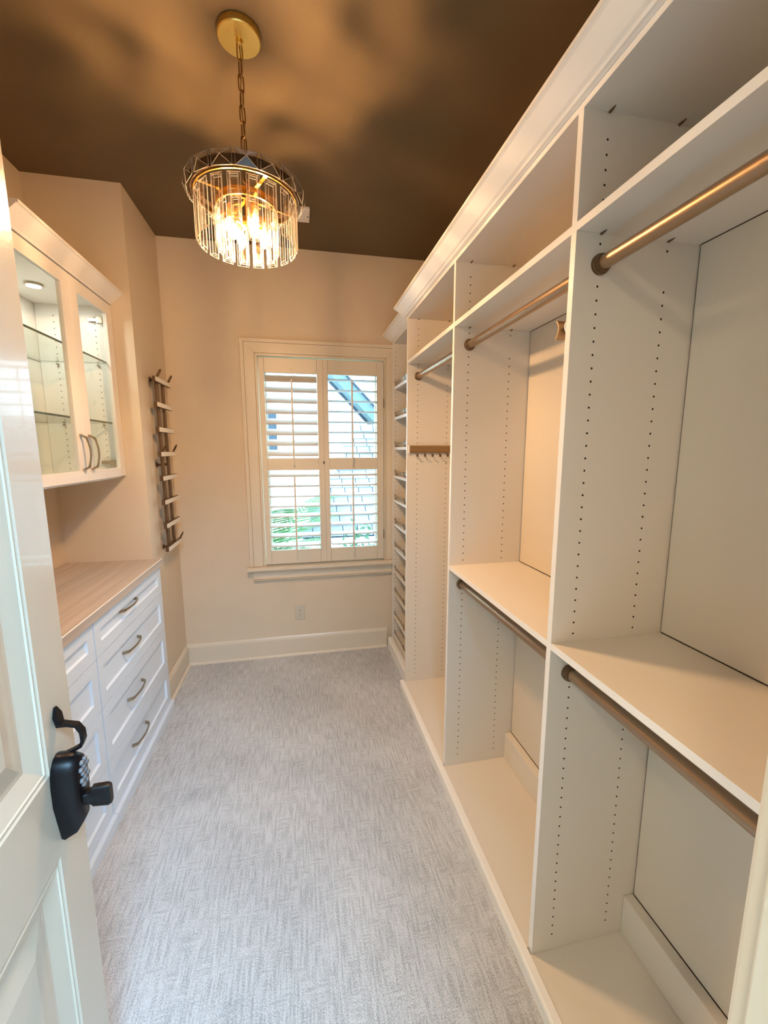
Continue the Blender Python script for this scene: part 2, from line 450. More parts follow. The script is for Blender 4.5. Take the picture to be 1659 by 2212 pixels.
# sash with glass
YS = YW + 0.075
for nm, a in (('sash_stile', (OX0 + 0.002, OX0 + 0.05, YS, YS + 0.04, OZ0, OZ1)), ('sash_stile', (OX1 - 0.05, OX1 - 0.002, YS, YS + 0.04, OZ0, OZ1)),
              ('sash_rail', (OX0 + 0.05, OX1 - 0.05, YS, YS + 0.04, OZ0, OZ0 + 0.06)), ('sash_rail', (OX0 + 0.05, OX1 - 0.05, YS, YS + 0.04, OZ1 - 0.05, OZ1)),
              ('sash_rail', (OX0 + 0.05, OX1 - 0.05, YS, YS + 0.04, 1.48, 1.52))):
    mk(nm, B(*a), 'sash', win)
mk('glass_pane', B(OX0 + 0.05, OX1 - 0.05, YS + 0.018, YS + 0.022, OZ0 + 0.06, 1.48), 'glass', win)
mk('glass_pane', B(OX0 + 0.05, OX1 - 0.05, YS + 0.018, YS + 0.022, 1.52, OZ1 - 0.05), 'glass', win)

# ------------------------------------------------------------------ plantation shutters
def louver_mesh(L):
    bm = bmesh.new()
    n = 14; c, t = 0.038, 0.0055
    prism(bm, [(c * math.cos(2 * PI * k / n), t * math.sin(2 * PI * k / n)) for k in range(n)], 'x', -L / 2, L / 2)
    return finish(bm, 'louver', True)
YSH = YW - 0.012   # centre plane of the shutters
def shutter(label, x0, x1, sx0, sx1, rodx, tilt_up, tilt_low, first=None):
    s = empty('window_shutter', ((x0 + x1) / 2, YSH, 0.75)); tag(s, label, 'shutter', 'plantation shutters in the window')
    y0, y1 = YSH - 0.014, YSH + 0.014
    mk('stile', B(x0, sx0, y0, y1, 0.750, 2.246), 'shutter', s, bev=0.002)
    mk('stile', B(sx1, x1, y0, y1, 0.750, 2.246), 'shutter', s, bev=0.002)
    for nm, a, b in (('top_rail', 2.144, 2.246), ('middle_rail', 1.455, 1.543), ('bottom_rail', 0.750, 0.855)):
        mk(nm, B(sx0 + 0.0008, sx1 - 0.0008, y0 + 0.001, y1 - 0.001, a, b), 'shutter', s, bev=0.0015)
    me = louver_mesh(sx1 - sx0 - 0.004); me.materials.append(M['louver'])
    xm = (sx0 + sx1) / 2
    for lo, hi, ta in ((1.543, 2.144, tilt_up), (0.855, 1.455, tilt_low)):
        for k in range(8):
            z = lo + (hi - lo) * (k + 0.5) / 8
            a = ta
            if first is not None and lo > 1.5 and k == 7: a = first
            link('louver', me, None, s, mw=Matrix.Translation((xm, YSH, z)) @ Matrix.Rotation(math.radians(a), 4, 'X'))
        fy = YSH - 0.040 * math.cos(math.radians(ta)) - 0.006
        bm = bmesh.new(); box(bm, rodx - 0.006, rodx + 0.006, fy - 0.005, fy + 0.005, lo - 0.05, hi - 0.045)
        mk('tilt_rod', bm, 'shutter', s, bev=0.002)
        bm = bmesh.new()
        tube(bm, [(rodx, y0 - 0.001, hi + 0.02), (rodx, y0 - 0.010, hi + 0.022), (rodx, y0 - 0.012, hi + 0.03)], 0.0018, 6)
        mk('rod_hook', bm, 'shutter', s)
    return s
s1 = shutter('window shutter panel with its upper slats tilted down toward the room', -0.258, 0.1913, -0.220, 0.148, -0.032, 38, 14, 46)
s2 = shutter('window shutter panel beside the shoe tower, upper slats level', 0.1917, 0.640, 0.227, 0.588, 0.398, -3, 10)
bm = bmesh.new(); box(bm, 0.180, 0.189, YSH - 0.022, YSH - 0.0145, 1.50, 1.52)
mk('latch', bm, 'bronze', s1)
for z in (1.95, 0.95):
    bm = bmesh.new(); tube(bm, [(0.6395, YSH - 0.017, z - 0.035), (0.6395, YSH - 0.017, z + 0.035)], 0.003, 8); mk('hinge', bm, 'rackm', s2)

# ------------------------------------------------------------------ entrance door (local frame: x along width, -y is the face toward the room)
DW, DH, DT = 0.76, 2.42, 0.04
ed = Vector((-0.5045, 0.95)); dd = Vector((-0.057, 1.0)).normalized()
hp = ed - dd * DW
door = empty('door_1', (hp.x, hp.y, 0.0), math.atan2(dd.y, dd.x))
tag(door, 'cream panelled entrance door standing open with black lock', kind='structure')
def door_panel_rings(bm, x0, x1, z0, z1, outer):
    """concentric moulding rings recessed into the face; returns outer ring verts"""
    steps = [(0.0, 0.0), (0.004, 0.004), (0.012, 0.001), (0.014, 0.004), (0.048, 0.0155), (0.056, 0.0155), (0.105, 0.006)]
    prev = outer
    for ins, dep in steps[1:]:
        ring = [bm.verts.new(p) for p in ((x0 + ins, dep, z0 + ins), (x1 - ins, dep, z0 + ins), (x1 - ins, dep, z1 - ins), (x0 + ins, dep, z1 - ins))]
        for k in range(4): bm.faces.new((prev[k], prev[(k + 1) % 4], ring[(k + 1) % 4], ring[k]))
        prev = ring
    bm.faces.new(prev)
bm = bmesh.new()
st = 0.106
pan = [(st, DW - st, 0.22, 0.786), (st, DW - st, 0.970, 2.30)]
xs = [0, st, DW - st, DW]; zs = [0.008, 0.22, 0.786, 0.970, 2.30, DH]
g = {(i, j): bm.verts.new((x, 0, z)) for i, x in enumerate(xs) for j, z in enumerate(zs)}
for i in range(3):
    for j in range(5):
        q = [g[i, j], g[i + 1, j], g[i + 1, j + 1], g[i, j + 1]]
        if i == 1 and j in (1, 3):
            x0, x1, z0, z1 = pan[0 if j == 1 else 1]
            door_panel_rings(bm, x0, x1, z0, z1, q)
        else:
            bm.faces.new(q)
bk = [bm.verts.new(p) for p in ((0, DT, 0.008), (DW, DT, 0.008), (DW, DT, DH), (0, DT, DH))]
bm.faces.new(bk)
bm.faces.new([g[0, j] for j in range(6)] + [bk[3], bk[0]])
bm.faces.new([g[3, j] for j in range(5, -1, -1)] + [bk[1], bk[2]])
bm.faces.new([g[i, 5] for i in range(4)] + [bk[2], bk[3]])
bm.faces.new([g[i, 0] for i in range(3, -1, -1)] + [bk[0], bk[1]])
mk('door_slab', bm, 'door', door, local=True)
# lock body
LX = DW - 0.078
lock = None
def loft(bm, rings):
    rr = [[bm.verts.new(p) for p in ring] for ring in rings]
    n = len(rr[0])
    for a, b2 in zip(rr, rr[1:]):
        for k in range(n): bm.faces.new((a[k], a[(k + 1) % n], b2[(k + 1) % n], b2[k]))
    bm.faces.new(rr[0]); bm.faces.new(rr[-1])
def lock_outline(w0, w1, zt, zb, y):
    zm = 0.945
    pts = [(-w1 * .55, zb), (w1 * .55, zb), (w0, zm - 0.045), (w0, zm)]
    for k in range(1, 8):
        a = PI * k / 8
        pts.append((w0 * math.cos(a), zm + (zt - zm) * math.sin(a)))
    pts += [(-w0, zm), (-w0, zm - 0.045)]
    return [(LX + px, y, pz) for px, pz in pts]
bm = bmesh.new()
loft(bm, [lock_outline(0.033, 0.031, 0.995, 0.815, -0.0005), lock_outline(0.034, 0.032, 0.995, 0.812, -0.006), lock_outline(0.032, 0.028, 0.992, 0.822, -0.028), lock_outline(0.026, 0.021, 0.985, 0.842, -0.041), lock_outline(0.022, 0.016, 0.980, 0.850, -0.044)])
lock = mk('keypad_lock', bm, 'black', door, local=True, smooth=True)
lock['label'] = 'black push-button keypad lock'
bme = bmesh.new(); lathe(bme, [(0.0053, -0.0442), (0.0053, -0.048), (0.0038, -0.050)], 'y', n=10)
bme = finish(bme, 'key_button', True); bme.materials.append(M['button'])
for r in range(5):
    for c in range(2 if r % 2 == 0 else 3):
        nb = 2 if r % 2 == 0 else 3
        o = link('key_button', bme, None, lock, local=True, mw=Matrix.Translation((LX + (c - (nb - 1) / 2) * 0.0125, 0, 0.970 - r * 0.0118)))
bm = bmesh.new()
def rr(w, h, y, zc, rot=0.0):
    pts = []
    for k in range(16):
        a = 2 * PI * k / 16
        ca, sa = math.cos(a), math.sin(a)
        px = w * math.copysign(abs(ca) ** 0.5, ca); pz = h * math.copysign(abs(sa) ** 0.5, sa)
        pts.append((LX + px, y, zc + pz))
    return pts
loft(bm, [rr(0.014, 0.014, -0.043, 0.888), rr(0.013, 0.013, -0.054, 0.888), rr(0.011, 0.022, -0.058, 0.888), rr(0.010, 0.024, -0.085, 0.886), rr(0.008, 0.021, -0.091, 0.886)])
mk('turn_knob', bm, 'black', lock, local=True, smooth=True)
# pull handle above
bm = bmesh.new()
pth = [(LX + 0.012, -0.004, 1.090), (LX + 0.012, -0.006, 1.072), (LX + 0.012, -0.009, 1.052), (LX + 0.012, -0.022, 1.050), (LX + 0.012, -0.038, 1.045), (LX + 0.012, -0.046, 1.030), (LX + 0.012, -0.047, 1.012), (LX + 0.012, -0.042, 0.998), (LX + 0.012, -0.026, 0.990), (LX + 0.010, -0.012, 0.985), (LX + 0.008, -0.006, 0.972), (LX + 0.006, -0.004, 0.955)]
ribbon(bm, pth, (1, 0, 0), [0.006, 0.022, 0.020, 0.013, 0.014, 0.015, 0.015, 0.013, 0.011, 0.013, 0.020, 0.020], [0.004, 0.008, 0.008, 0.007, 0.007, 0.007, 0.007, 0.006, 0.006, 0.007, 0.008, 0.006])
mk('pull_handle', bm, 'black', door, local=True, smooth=True)['label'] = 'curved black pull handle'
for z in (0.25, 1.2, 2.2):
    bm = bmesh.new(); tube(bm, [(-0.004, 0.0, z - 0.05), (-0.004, 0.0, z + 0.05)], 0.006, 10); mk('hinge', bm, 'bronze', door, local=True)

# ------------------------------------------------------------------ chandelier
CX, CY = -0.151, 1.665
ch = empty('chandelier', (CX, CY, 2.30)); tag(ch, 'lit round crystal chandelier hanging from chain on brown ceiling', 'chandelier')
bm = bmesh.new(); lathe(bm, [(0.070, ZC - 0.001), (0.070, ZC - 0.021), (0.067, ZC - 0.024), (0.012, ZC - 0.024), (0.010, ZC - 0.036), (0.004, ZC - 0.038)], 'z', (CX, CY, 0), 48)
mk('canopy', bm, 'brass', ch, smooth=True)
def ring_link(bm, cx, cy, cz, h, wd, r, flip):
    pts = []
    for k in range(17):
        a = 2 * PI * k / 16
        px = wd * math.cos(a); pz = (h - wd) * (1 if math.sin(a) > 1e-6 else (-1 if math.sin(a) < -1e-6 else 0)) + wd * math.sin(a)
        pts.append((cx + (0 if flip else px), cy + (px if flip else 0), cz + pz))
    tube(bm, pts, r, 6, caps=False)
zl = ZC - 0.058; kx = 0
bl = []
for fl in (False, True):
    b_ = bmesh.new(); ring_link(b_, 0, 0, 0, 0.0265, 0.0095, 0.0024, fl)
    bmesh.ops.remove_doubles(b_, verts=b_.verts, dist=1e-5)
    me = finish(b_, 'chain_link', True); me.materials.append(M['chain']); bl.append(me)
while zl > 2.515:
    link('chain_link', bl[kx % 2], None, ch, mw=Matrix.Translation((CX, CY, zl)) @ Matrix.Rotation(math.radians(35), 4, 'Z'))
    zl -= 0.0465; kx += 1
bm = bmesh.new()
tube(bm, [(CX + 0.003 * math.sin(i * 1.3), CY + 0.003 * math.cos(i * 1.3), 2.945 - i * 0.045) for i in range(10)] + [(CX, CY, 2.50)], 0.0018, 6); mk('cord', bm, 'chain', ch)
bm = bmesh.new(); lathe(bm, [(0.004, 2.515), (0.008, 2.505), (0.006, 2.49), (0.006, 2.40), (0.02, 2.395), (0.02, 2.385), (0.004, 2.38)], 'z', (CX, CY, 0), 20); mk('centre_stem', bm, 'gold', ch, smooth=True)
def band(r0, r1, z0, z1):
    b_ = bmesh.new()
    lathe_rings = [(r0, z0), (r1, z0), (r1, z1), (r0, z1)]
    n = 64; rings = [[b_.verts.new((CX + r * math.cos(2 * PI * k / n), CY + r * math.sin(2 * PI * k / n), z)) for k in range(n)] for r, z in lathe_rings]
    for i in range(4):
        for k in range(n): b_.faces.new((rings[i][k], rings[i][(k + 1) % n], rings[(i + 1) % 4][(k + 1) % n], rings[(i + 1) % 4][k]))
    return b_
mk('outer_ring', band(0.168, 0.173, 2.470, 2.484), 'gold', ch)
mk('crown_ring', band(0.1735, 0.181, 2.474, 2.506), 'bronze', ch)
mk('inner_ring', band(0.099, 0.103, 2.436, 2.462), 'gold', ch)
for k in range(4):
    a = math.radians(28 + 90 * k); ca, sa = math.cos(a), math.sin(a)
    bm = bmesh.new(); ribbon(bm, [(CX + 0.005 * ca, CY + 0.005 * sa, 2.476), (CX + 0.168 * ca, CY + 0.168 * sa, 2.476)], (-sa, ca, 0), 0.012, 0.005); mk('arm', bm, 'gold', ch)
    bm = bmesh.new(); ribbon(bm, [(CX + 0.012 * ca, CY + 0.012 * sa, 2.392), (CX + 0.05 * ca, CY + 0.05 * sa, 2.392), (CX + 0.06 * ca, CY + 0.06 * sa, 2.398)], (-sa, ca, 0), 0.010, 0.005); mk('lamp_arm', bm, 'gold', ch)
    bm = bmesh.new(); lathe(bm, [(0.011, 2.396), (0.013, 2.400), (0.012, 2.435), (0.010, 2.436)], 'z', (CX + 0.06 * ca, CY + 0.06 * sa, 0), 16); mk('socket', bm, 'gold', ch, smooth=True)
    bm = bmesh.new(); lathe(bm, [(0.003, 2.330), (0.009, 2.338), (0.0145, 2.355), (0.0145, 2.370), (0.010, 2.388), (0.007, 2.395)], 'z', (CX + 0.06 * ca, CY + 0.06 * sa, 0), 16)
    bo = mk('bulb', bm, 'bulb', ch, smooth=True)
    ld = bpy.data.lights.new('bulb_lamp', 'POINT'); ld.energy = BULB_W; ld.color = (1.0, 0.61, 0.30); ld.shadow_soft_size = 0.012
    lo = bpy.data.objects.new('bulb_lamp', ld); COL.objects.link(lo); lo.matrix_basis = Matrix.Translation((CX + 0.06 * ca, CY + 0.06 * sa, 2.362)); lo.parent = bo
def edge_mesh(segs, r):
    b_ = bmesh.new()
    for a_, c_ in segs: tube(b_, [a_, c_], r, 4, caps=False)
    me = finish(b_, 'edge_glints'); me.materials.append(M['edgeglint']); return me
def gem_mesh(w, h, d):
    b_ = bmesh.new()
    x, z = w / 2, h / 2
    o4 = [b_.verts.new(p) for p in ((-x, 0, -z), (x, 0, -z), (x, 0, z), (-x, 0, z))]
    f4 = b_.verts.new((0, -d, 0)); bk4 = [b_.verts.new(p) for p in ((-x * .6, d * .6, -z * .6), (x * .6, d * .6, -z * .6), (x * .6, d * .6, z * .6), (-x * .6, d * .6, z * .6))]
    for k in range(4):
        b_.faces.new((o4[k], o4[(k + 1) % 4], f4)); b_.faces.new((o4[(k + 1) % 4], o4[k], bk4[k], bk4[(k + 1) % 4]))
    b_.faces.new(bk4)
    return finish(b_, 'crown_crystal')
gm = gem_mesh(0.066, 0.046, 0.014); gm.materials.append(M['crystal'])
_x, _z = 0.033, 0.023
_c = [(-_x, 0, -_z), (_x, 0, -_z), (_x, 0, _z), (-_x, 0, _z)]
ge = edge_mesh([(_c[k], _c[(k + 1) % 4]) for k in range(4)] + [(_c[k], (0, -0.014, 0)) for k in range(4)], 0.0007)
for k in range(16):
    a = 2 * PI * (k + 0.3) / 16
    o = link('crown_crystal', gm, None, ch, mw=Matrix.Translation((CX + 0.191 * math.cos(a), CY + 0.191 * math.sin(a), 2.490)) @ Matrix.Rotation(a + PI / 2, 4, 'Z'))
    link('edge_glints', ge, None, o, local=True)
def prism_mesh(w, L, d):
    b_ = bmesh.new(); x = w / 2; t = 0.010
    def sec(z, s):
        return [b_.verts.new(p) for p in ((-x, 0, z), (-x * .62, -d * s, z), (x * .62, -d * s, z), (x, 0, z), (x * .62, d * s, z), (-x * .62, d * s, z))]
    S = [sec(0, 0.15), sec(-t, 1), sec(-L + t, 1), sec(-L, 0.15)]
    for a_, c_ in zip(S, S[1:]):
        for k in range(6): b_.faces.new((a_[k], a_[(k + 1) % 6], c_[(k + 1) % 6], c_[k]))
    b_.faces.new(S[0]); b_.faces.new(S[-1])
    return finish(b_, 'crystal_prism')
def prism_edges(w, L, d):
    x = w / 2; t = 0.010
    S = [[(px, py * s_, z) for px, py in ((-x, 0), (-x * .62, -d), (x * .62, -d), (x, 0), (x * .62, d), (-x * .62, d))] for z, s_ in ((0, .15), (-t, 1), (-L + t, 1), (-L, .15))]
    sg = []
    for k in (0, 3): sg += [(S[0][k], S[1][k]), (S[1][k], S[2][k]), (S[2][k], S[3][k])]
    for k in (1, 2, 4, 5): sg += [(S[1][k], S[2][k]), (S[0][k], S[1][k]), (S[2][k], S[3][k])]
    for i in (1, 2): sg += [(S[i][1], S[i][2]), (S[i][4], S[i][5])]
    sg += [(S[i][0], S[i][3]) for i in (0, 3)]
    return edge_mesh(sg, 0.0006)
pm = prism_mesh(0.041, 0.148, 0.0065); pm.materials.append(M['crystal'])
pe = prism_edges(0.041, 0.148, 0.0065)
for k in range(18):
    a = 2 * PI * (k + 0.15) / 18
    o = link('crystal_prism', pm, None, ch, mw=Matrix.Translation((CX + 0.166 * math.cos(a), CY + 0.166 * math.sin(a), 2.464)) @ Matrix.Rotation(a + PI / 2, 4, 'Z'))
    link('edge_glints', pe, None, o, local=True)
pm2 = prism_mesh(0.036, 0.135, 0.006); pm2.materials.append(M['crystal'])
pe2 = prism_edges(0.036, 0.135, 0.006)
for k in range(12):
    a = 2 * PI * (k + 0.5) / 12
    o = link('crystal_prism', pm2, None, ch, mw=Matrix.Translation((CX + 0.100 * math.cos(a), CY + 0.100 * math.sin(a), 2.433)) @ Matrix.Rotation(a + PI / 2, 4, 'Z'))
    link('edge_glints', pe2, None, o, local=True)

# small plate on the ceiling
sn = empty('ceiling_sensor', (0.078, 2.70, ZC - 0.02)); tag(sn, 'small white square plate on ceiling beyond the chandelier', 'sensor')
mk('housing', B(0.032, 0.108, 2.63, 2.77, ZC - 0.020, ZC - 0.0005), 'sensor', sn, bev=0.004)
bm = bmesh.new(); lathe(bm, [(0.004, ZC - 0.0202), (0.004, ZC - 0.023), (0.002, ZC - 0.0235)], 'z', (0.098, 2.70, 0), 10); mk('indicator', bm, 'slot', sn)

# ------------------------------------------------------------------ drawer cabinets and counter
XD = -0.827
ZR = [0.057, 0.284, 0.540, 0.763, 0.925]
def bow_pull(p0, p1, out, proj, w, th):
    """bow handle between two feet p0,p1 standing off by out*proj"""
    p0, p1, o_ = Vector(p0), Vector(p1), Vector(out)
    d = (p1 - p0)
    L = d.length; t = d / L
    wd = t.cross(o_)
    pts = [p0, p0 + o_ * proj * .62 + t * 0.012, p0 + o_ * proj * .72 + t * 0.018]
    for k in range(1, 8):
        s = k / 8
        pts.append(p0 + t * (0.018 + (L - 0.036) * s) + o_ * (proj * (.72 + .28 * math.sin(PI * s))))
    pts += [p1 + o_ * proj * .72 - t * 0.018, p1 + o_ * proj * .62 - t * 0.012, p1]
    bm = bmesh.new()
    n = len(pts)
    ribbon(bm, pts, wd, [w * 1.25, w * 1.2, w] + [w * .85] * (n - 6) + [w, w * 1.2, w * 1.25], [th * 1.3, th * 1.2, th] + [th * .8] * (n - 6) + [th, th * 1.2, th * 1.3])
    return bm
def shaker_x(x, y0, y1, z0, z1, fw, dep, th, bm=None):
    """shaker front facing +x at plane x, thickness th going to -x"""
    bm = bm or bmesh.new()
    o4 = [bm.verts.new(p) for p in ((x, y0, z0), (x, y1, z0), (x, y1, z1), (x, y0, z1))]
    i4 = [bm.verts.new(p) for p in ((x, y0 + fw, z0 + fw), (x, y1 - fw, z0 + fw), (x, y1 - fw, z1 - fw), (x, y0 + fw, z1 - fw))]
    r4 = [bm.verts.new((x - dep, v.co.y + a * .004, v.co.z + b2 * .004)) for v, a, b2 in zip(i4, (1, -1, -1, 1), (1, 1, -1, -1))]
    b4 = [bm.verts.new((x - th, v.co.y, v.co.z)) for v in o4]
    for k in range(4):
        k2 = (k + 1) % 4
        bm.faces.new((o4[k], o4[k2], i4[k2], i4[k])); bm.faces.new((i4[k], i4[k2], r4[k2], r4[k])); bm.faces.new((b4[k2], b4[k], o4[k], o4[k2]))
    bm.faces.new(r4); bm.faces.new(b4)
    return bm
def drawer_cabinet(y0, y1, label, end):
    c = empty('drawer_cabinet', ((XD + XN) / 2, (y0 + y1) / 2, 0)); tag(c, label, 'cabinet', 'drawer cabinets under the counter')
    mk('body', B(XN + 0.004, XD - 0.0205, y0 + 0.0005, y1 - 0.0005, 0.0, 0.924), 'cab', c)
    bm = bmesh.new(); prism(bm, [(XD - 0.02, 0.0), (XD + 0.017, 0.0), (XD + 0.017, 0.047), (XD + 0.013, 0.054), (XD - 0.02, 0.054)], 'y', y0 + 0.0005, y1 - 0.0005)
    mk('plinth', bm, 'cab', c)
    ye = y1 - (0.012 if end else 0.0)
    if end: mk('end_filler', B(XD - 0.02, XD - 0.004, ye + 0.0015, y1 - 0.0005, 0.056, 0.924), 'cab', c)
    for k in range(4):
        z0, z1 = ZR[k] + 0.002, ZR[k + 1] - 0.002
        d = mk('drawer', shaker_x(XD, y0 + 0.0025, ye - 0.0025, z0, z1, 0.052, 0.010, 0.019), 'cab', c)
        zc = (z0 + z1) / 2 + (0.02 if k == 3 else 0.008); ym = (y0 + y1) / 2 - (0.07 if end else 0)
        if end: ym = 2.122
        px = XD - 0.010
        mk('handle', bow_pull((px + 0.0005, ym - 0.092, zc), (px + 0.0005, ym + 0.092, zc), (1, 0, 0), 0.032, 0.011, 0.006), 'nickel', d)
drawer_cabinet(1.771, YR - 0.002, 'white four-drawer cabinet whose curved pulls are in view, by the hook rack', True)
drawer_cabinet(0.935, 1.7695, 'white four-drawer cabinet half hidden behind the open door', False)
ct = empty('countertop', (-1.07, 1.6, 0.927)); tag(ct, 'taupe laminate countertop on the white drawer cabinets', 'countertop')
mk('slab', B(XN + 0.003, -0.815, 0.93, YR - 0.0015, 0.9275, 0.963), 'counter', ct)
mk('edge_strip', B(-0.815, -0.8135, 0.93, YR - 0.0015, 0.9275, 0.963), 'counter', ct)
mk('front_arris', B(-0.8175, -0.8125, 0.93, YR - 0.0015, 0.9632, 0.9668), 'edge', ct, bev=0.001)

# ------------------------------------------------------------------ glass wall cabinet
UX = -0.965; UY0, UY1 = 1.747, YR - 0.002
ZB, ZT = 1.450, 2.374
uc = empty('glass_wall_cabinet', ((XN + UX) / 2, (UY0 + UY1) / 2, ZB)); tag(uc, 'white glass-door wall cabinet lit inside, above the counter', 'cabinet')
mk('bottom_panel', B(XN + 0.004, UX - 0.021, UY0, UY1, ZB, ZB + 0.018), 'upcab', uc)
mk('top_panel', B(XN + 0.004, UX - 0.021, UY0, UY1, 2.356, ZT), 'upcab', uc)
mk('side_panel', B(XN + 0.004, UX - 0.021, UY0, UY0 + 0.018, ZB + 0.0185, 2.3555), 'upcab', uc)
ep = mk('side_panel', B(XN + 0.004, UX - 0.021, UY1 - 0.018, UY1, ZB + 0.0185, 2.3555), 'upcab', uc)
mk('rear_panel', B(XN + 0.003, XN + 0.0035, UY0 + 0.019, UY1 - 0.019, ZB + 0.019, 2.355), 'upcab', uc)
def discs_y(bm, y, pts, r, n=8):
    for x, z in pts:
        bm.faces.new([bm.verts.new((x + r * math.cos(2 * PI * k / n), y, z + r * math.sin(2 * PI * k / n))) for k in range(n)])
bm = bmesh.new()
discs_y(bm, UY1 - 0.0184, [(x, 1.50 + 0.032 * k) for k in range(26) for x in (-1.235, -1.042)], 0.0028)
mk('pin_hole_discs', bm, 'hole', ep, stuff=True)
bm = bmesh.new()
prism(bm, [(UX - 0.02, 2.3745), (UX + 0.004, 2.3745), (UX + 0.010, 2.382), (-0.905, 2.428), (-0.898, 2.430), (-0.898, 2.440), (UX - 0.02, 2.440)], 'y', UY0, UY1)
mk('crown', bm, 'upcab', uc)
def glass_door(y0, y1, hinge_end, hy):
    fw_s, fw_r = 0.066, 0.058
    z0, z1 = 1.460, 2.370
    bm = bmesh.new()
    x = UX; th = 0.020
    o4 = [(y0, z0), (y1, z0), (y1, z1), (y0, z1)]; i4 = [(y0 + fw_s, z0 + 0.048), (y1 - fw_s, z0 + 0.048), (y1 - fw_s, z1 - fw_r), (y0 + fw_s, z1 - fw_r)]
    F = [[bm.verts.new((xx, p[0], p[1])) for p in q] for xx, q in ((x, o4), (x, i4), (x - th, i4), (x - th, o4))]
    for a in range(4):
        b2 = (a + 1) % 4
        for k in range(4):
            k2 = (k + 1) % 4
            bm.faces.new((F[a][k], F[a][k2], F[b2][k2], F[b2][k]))
    d = mk('door', bm, 'upcab', uc, bev=0.0015)
    mk('glass_pane', B(x - 0.012, x - 0.008, y0 + fw_s, y1 - fw_s, z0 + 0.048, z1 - fw_r), 'glass', d)
    mk('handle', bow_pull((x + 0.0003, hy, 1.512), (x + 0.0003, hy, 1.672), (1, 0, 0), 0.036, 0.012, 0.006), 'nickel', d)
    return d
dl = glass_door(UY0 + 0.001, 2.1785, False, 2.141)
dr = glass_door(2.1815, UY1 - 0.0005, True, 2.2195)
for z in (2.285, 1.535):
    bm = bmesh.new()
    box(bm, UX - 0.105, UX - 0.03, UY1 - 0.036, UY1 - 0.0185, z - 0.009, z + 0.009)
    box(bm, UX - 0.055, UX - 0.024, UY1 - 0.060, UY1 - 0.0365, z - 0.022, z + 0.012)
    mk('hinge', bm, 'nickel', dr, bev=0.002)
for z in (2.060, 1.744):
    sh = mk('glass_shelf', B(XN + 0.006, UX - 0.0255, UY0 + 0.0185, UY1 - 0.0185, z, z + 0.0085), 'shelfglass', uc)
    mk('front_edge', B(UX - 0.0255, UX - 0.0235, UY0 + 0.0185, UY1 - 0.0185, z, z + 0.0085), 'glassedge', sh)
    mk('rear_edge', B(XN + 0.0045, XN + 0.006, UY0 + 0.0185, UY1 - 0.0185, z + 0.003, z + 0.0065), 'glassedge', sh)
    mk('end_edge', B(XN + 0.006, UX - 0.0255, UY1 - 0.0192, UY1 - 0.01855, z + 0.0085, z + 0.0105), 'button', sh)
    for x in (-1.235, -1.042):
        bm = bmesh.new(); tube(bm, [(x, UY1 - 0.0185, z - 0.006), (x, UY1 - 0.034, z - 0.006)], 0.005, 8); mk('shelf_pin', bm, 'nickel', sh)
pk = (-1.165, 2.31)
bm = bmesh.new(); lathe(bm, [(0.036, 2.3555), (0.036, 2.349), (0.030, 2.347)], 'z', (pk[0], pk[1], 0), 24); pl = mk('puck_light', bm, 'nickel', uc, smooth=True)
bm = bmesh.new(); lathe(bm, [(0.029, 2.3468), (0.029, 2.3462)], 'z', (pk[0], pk[1], 0), 24); mk('puck_lens', bm, 'puck', pl)
ld = bpy.data.lights.new('puck_lamp', 'AREA'); ld.shape = 'DISK'; ld.size = 0.055; ld.energy = PUCK_W; ld.color = (0.97, 1.0, 0.93)
lo = bpy.data.objects.new('puck_lamp', ld); COL.objects.link(lo); lo.matrix_basis = Matrix.Translation((pk[0], pk[1], 2.344)); lo.parent = pl

# ------------------------------------------------------------------ hook rack on the far left wall
rk = empty('hook_rack', (XL + 0.03, 2.87, 0.98)); tag(rk, 'bronze hook rack of two rails and eight cream-faced bars on wall', 'rack')
for y in (2.815, 2.932):
    mk('rail', B(-0.835, -0.8240, y - 0.019, y + 0.019, 0.985, 2.018), 'rackm', rk, bev=0.001)
zb = [2.018 - 0.1465 * k for k in range(8)]
bars = []
for k, z in enumerate(zb):
    bm = bmesh.new(); box(bm, -0.8235, -0.8055, 2.722, 3.022, z - 0.015, z + 0.015)
    b = mk('bar', bm, 'rackm', rk, bev=0.001); bars.append(b)
    mk('cream_strip', B(-0.8053, -0.8035, 2.7245, 3.0155, z - 0.0130, z + 0.0130), 'cream', b)
for k in (0, 3, 7):
    for y in (2.765, 2.985):
        z = zb[k]
        bm = bmesh.new()
        # open loop hook leaning outwards
        pts = []
        for i in range(13):
            a = -PI / 2 + 2 * PI * i / 12
            pts.append((-0.810 + 0.012 + 0.012 * math.sin(a), y + 0.014 * math.cos(a), z + 0.036 + 0.022 * math.sin(a)))
        tube(bm, pts, 0.0035, 6, caps=False)
        mk('hook', bm, 'rackm', bars[k], smooth=True)
for z in (2.025, 1.512, 0.992):
    for y in (2.815, 2.932):
        bm = bmesh.new(); lathe(bm, [(0.016, XL + 0.0005), (0.016, XL + 0.005), (0.008, XL + 0.007), (0.008, -0.8353)], 'x', (0, y, z), 16); mk('standoff', bm, 'bronze', rk, smooth=True)

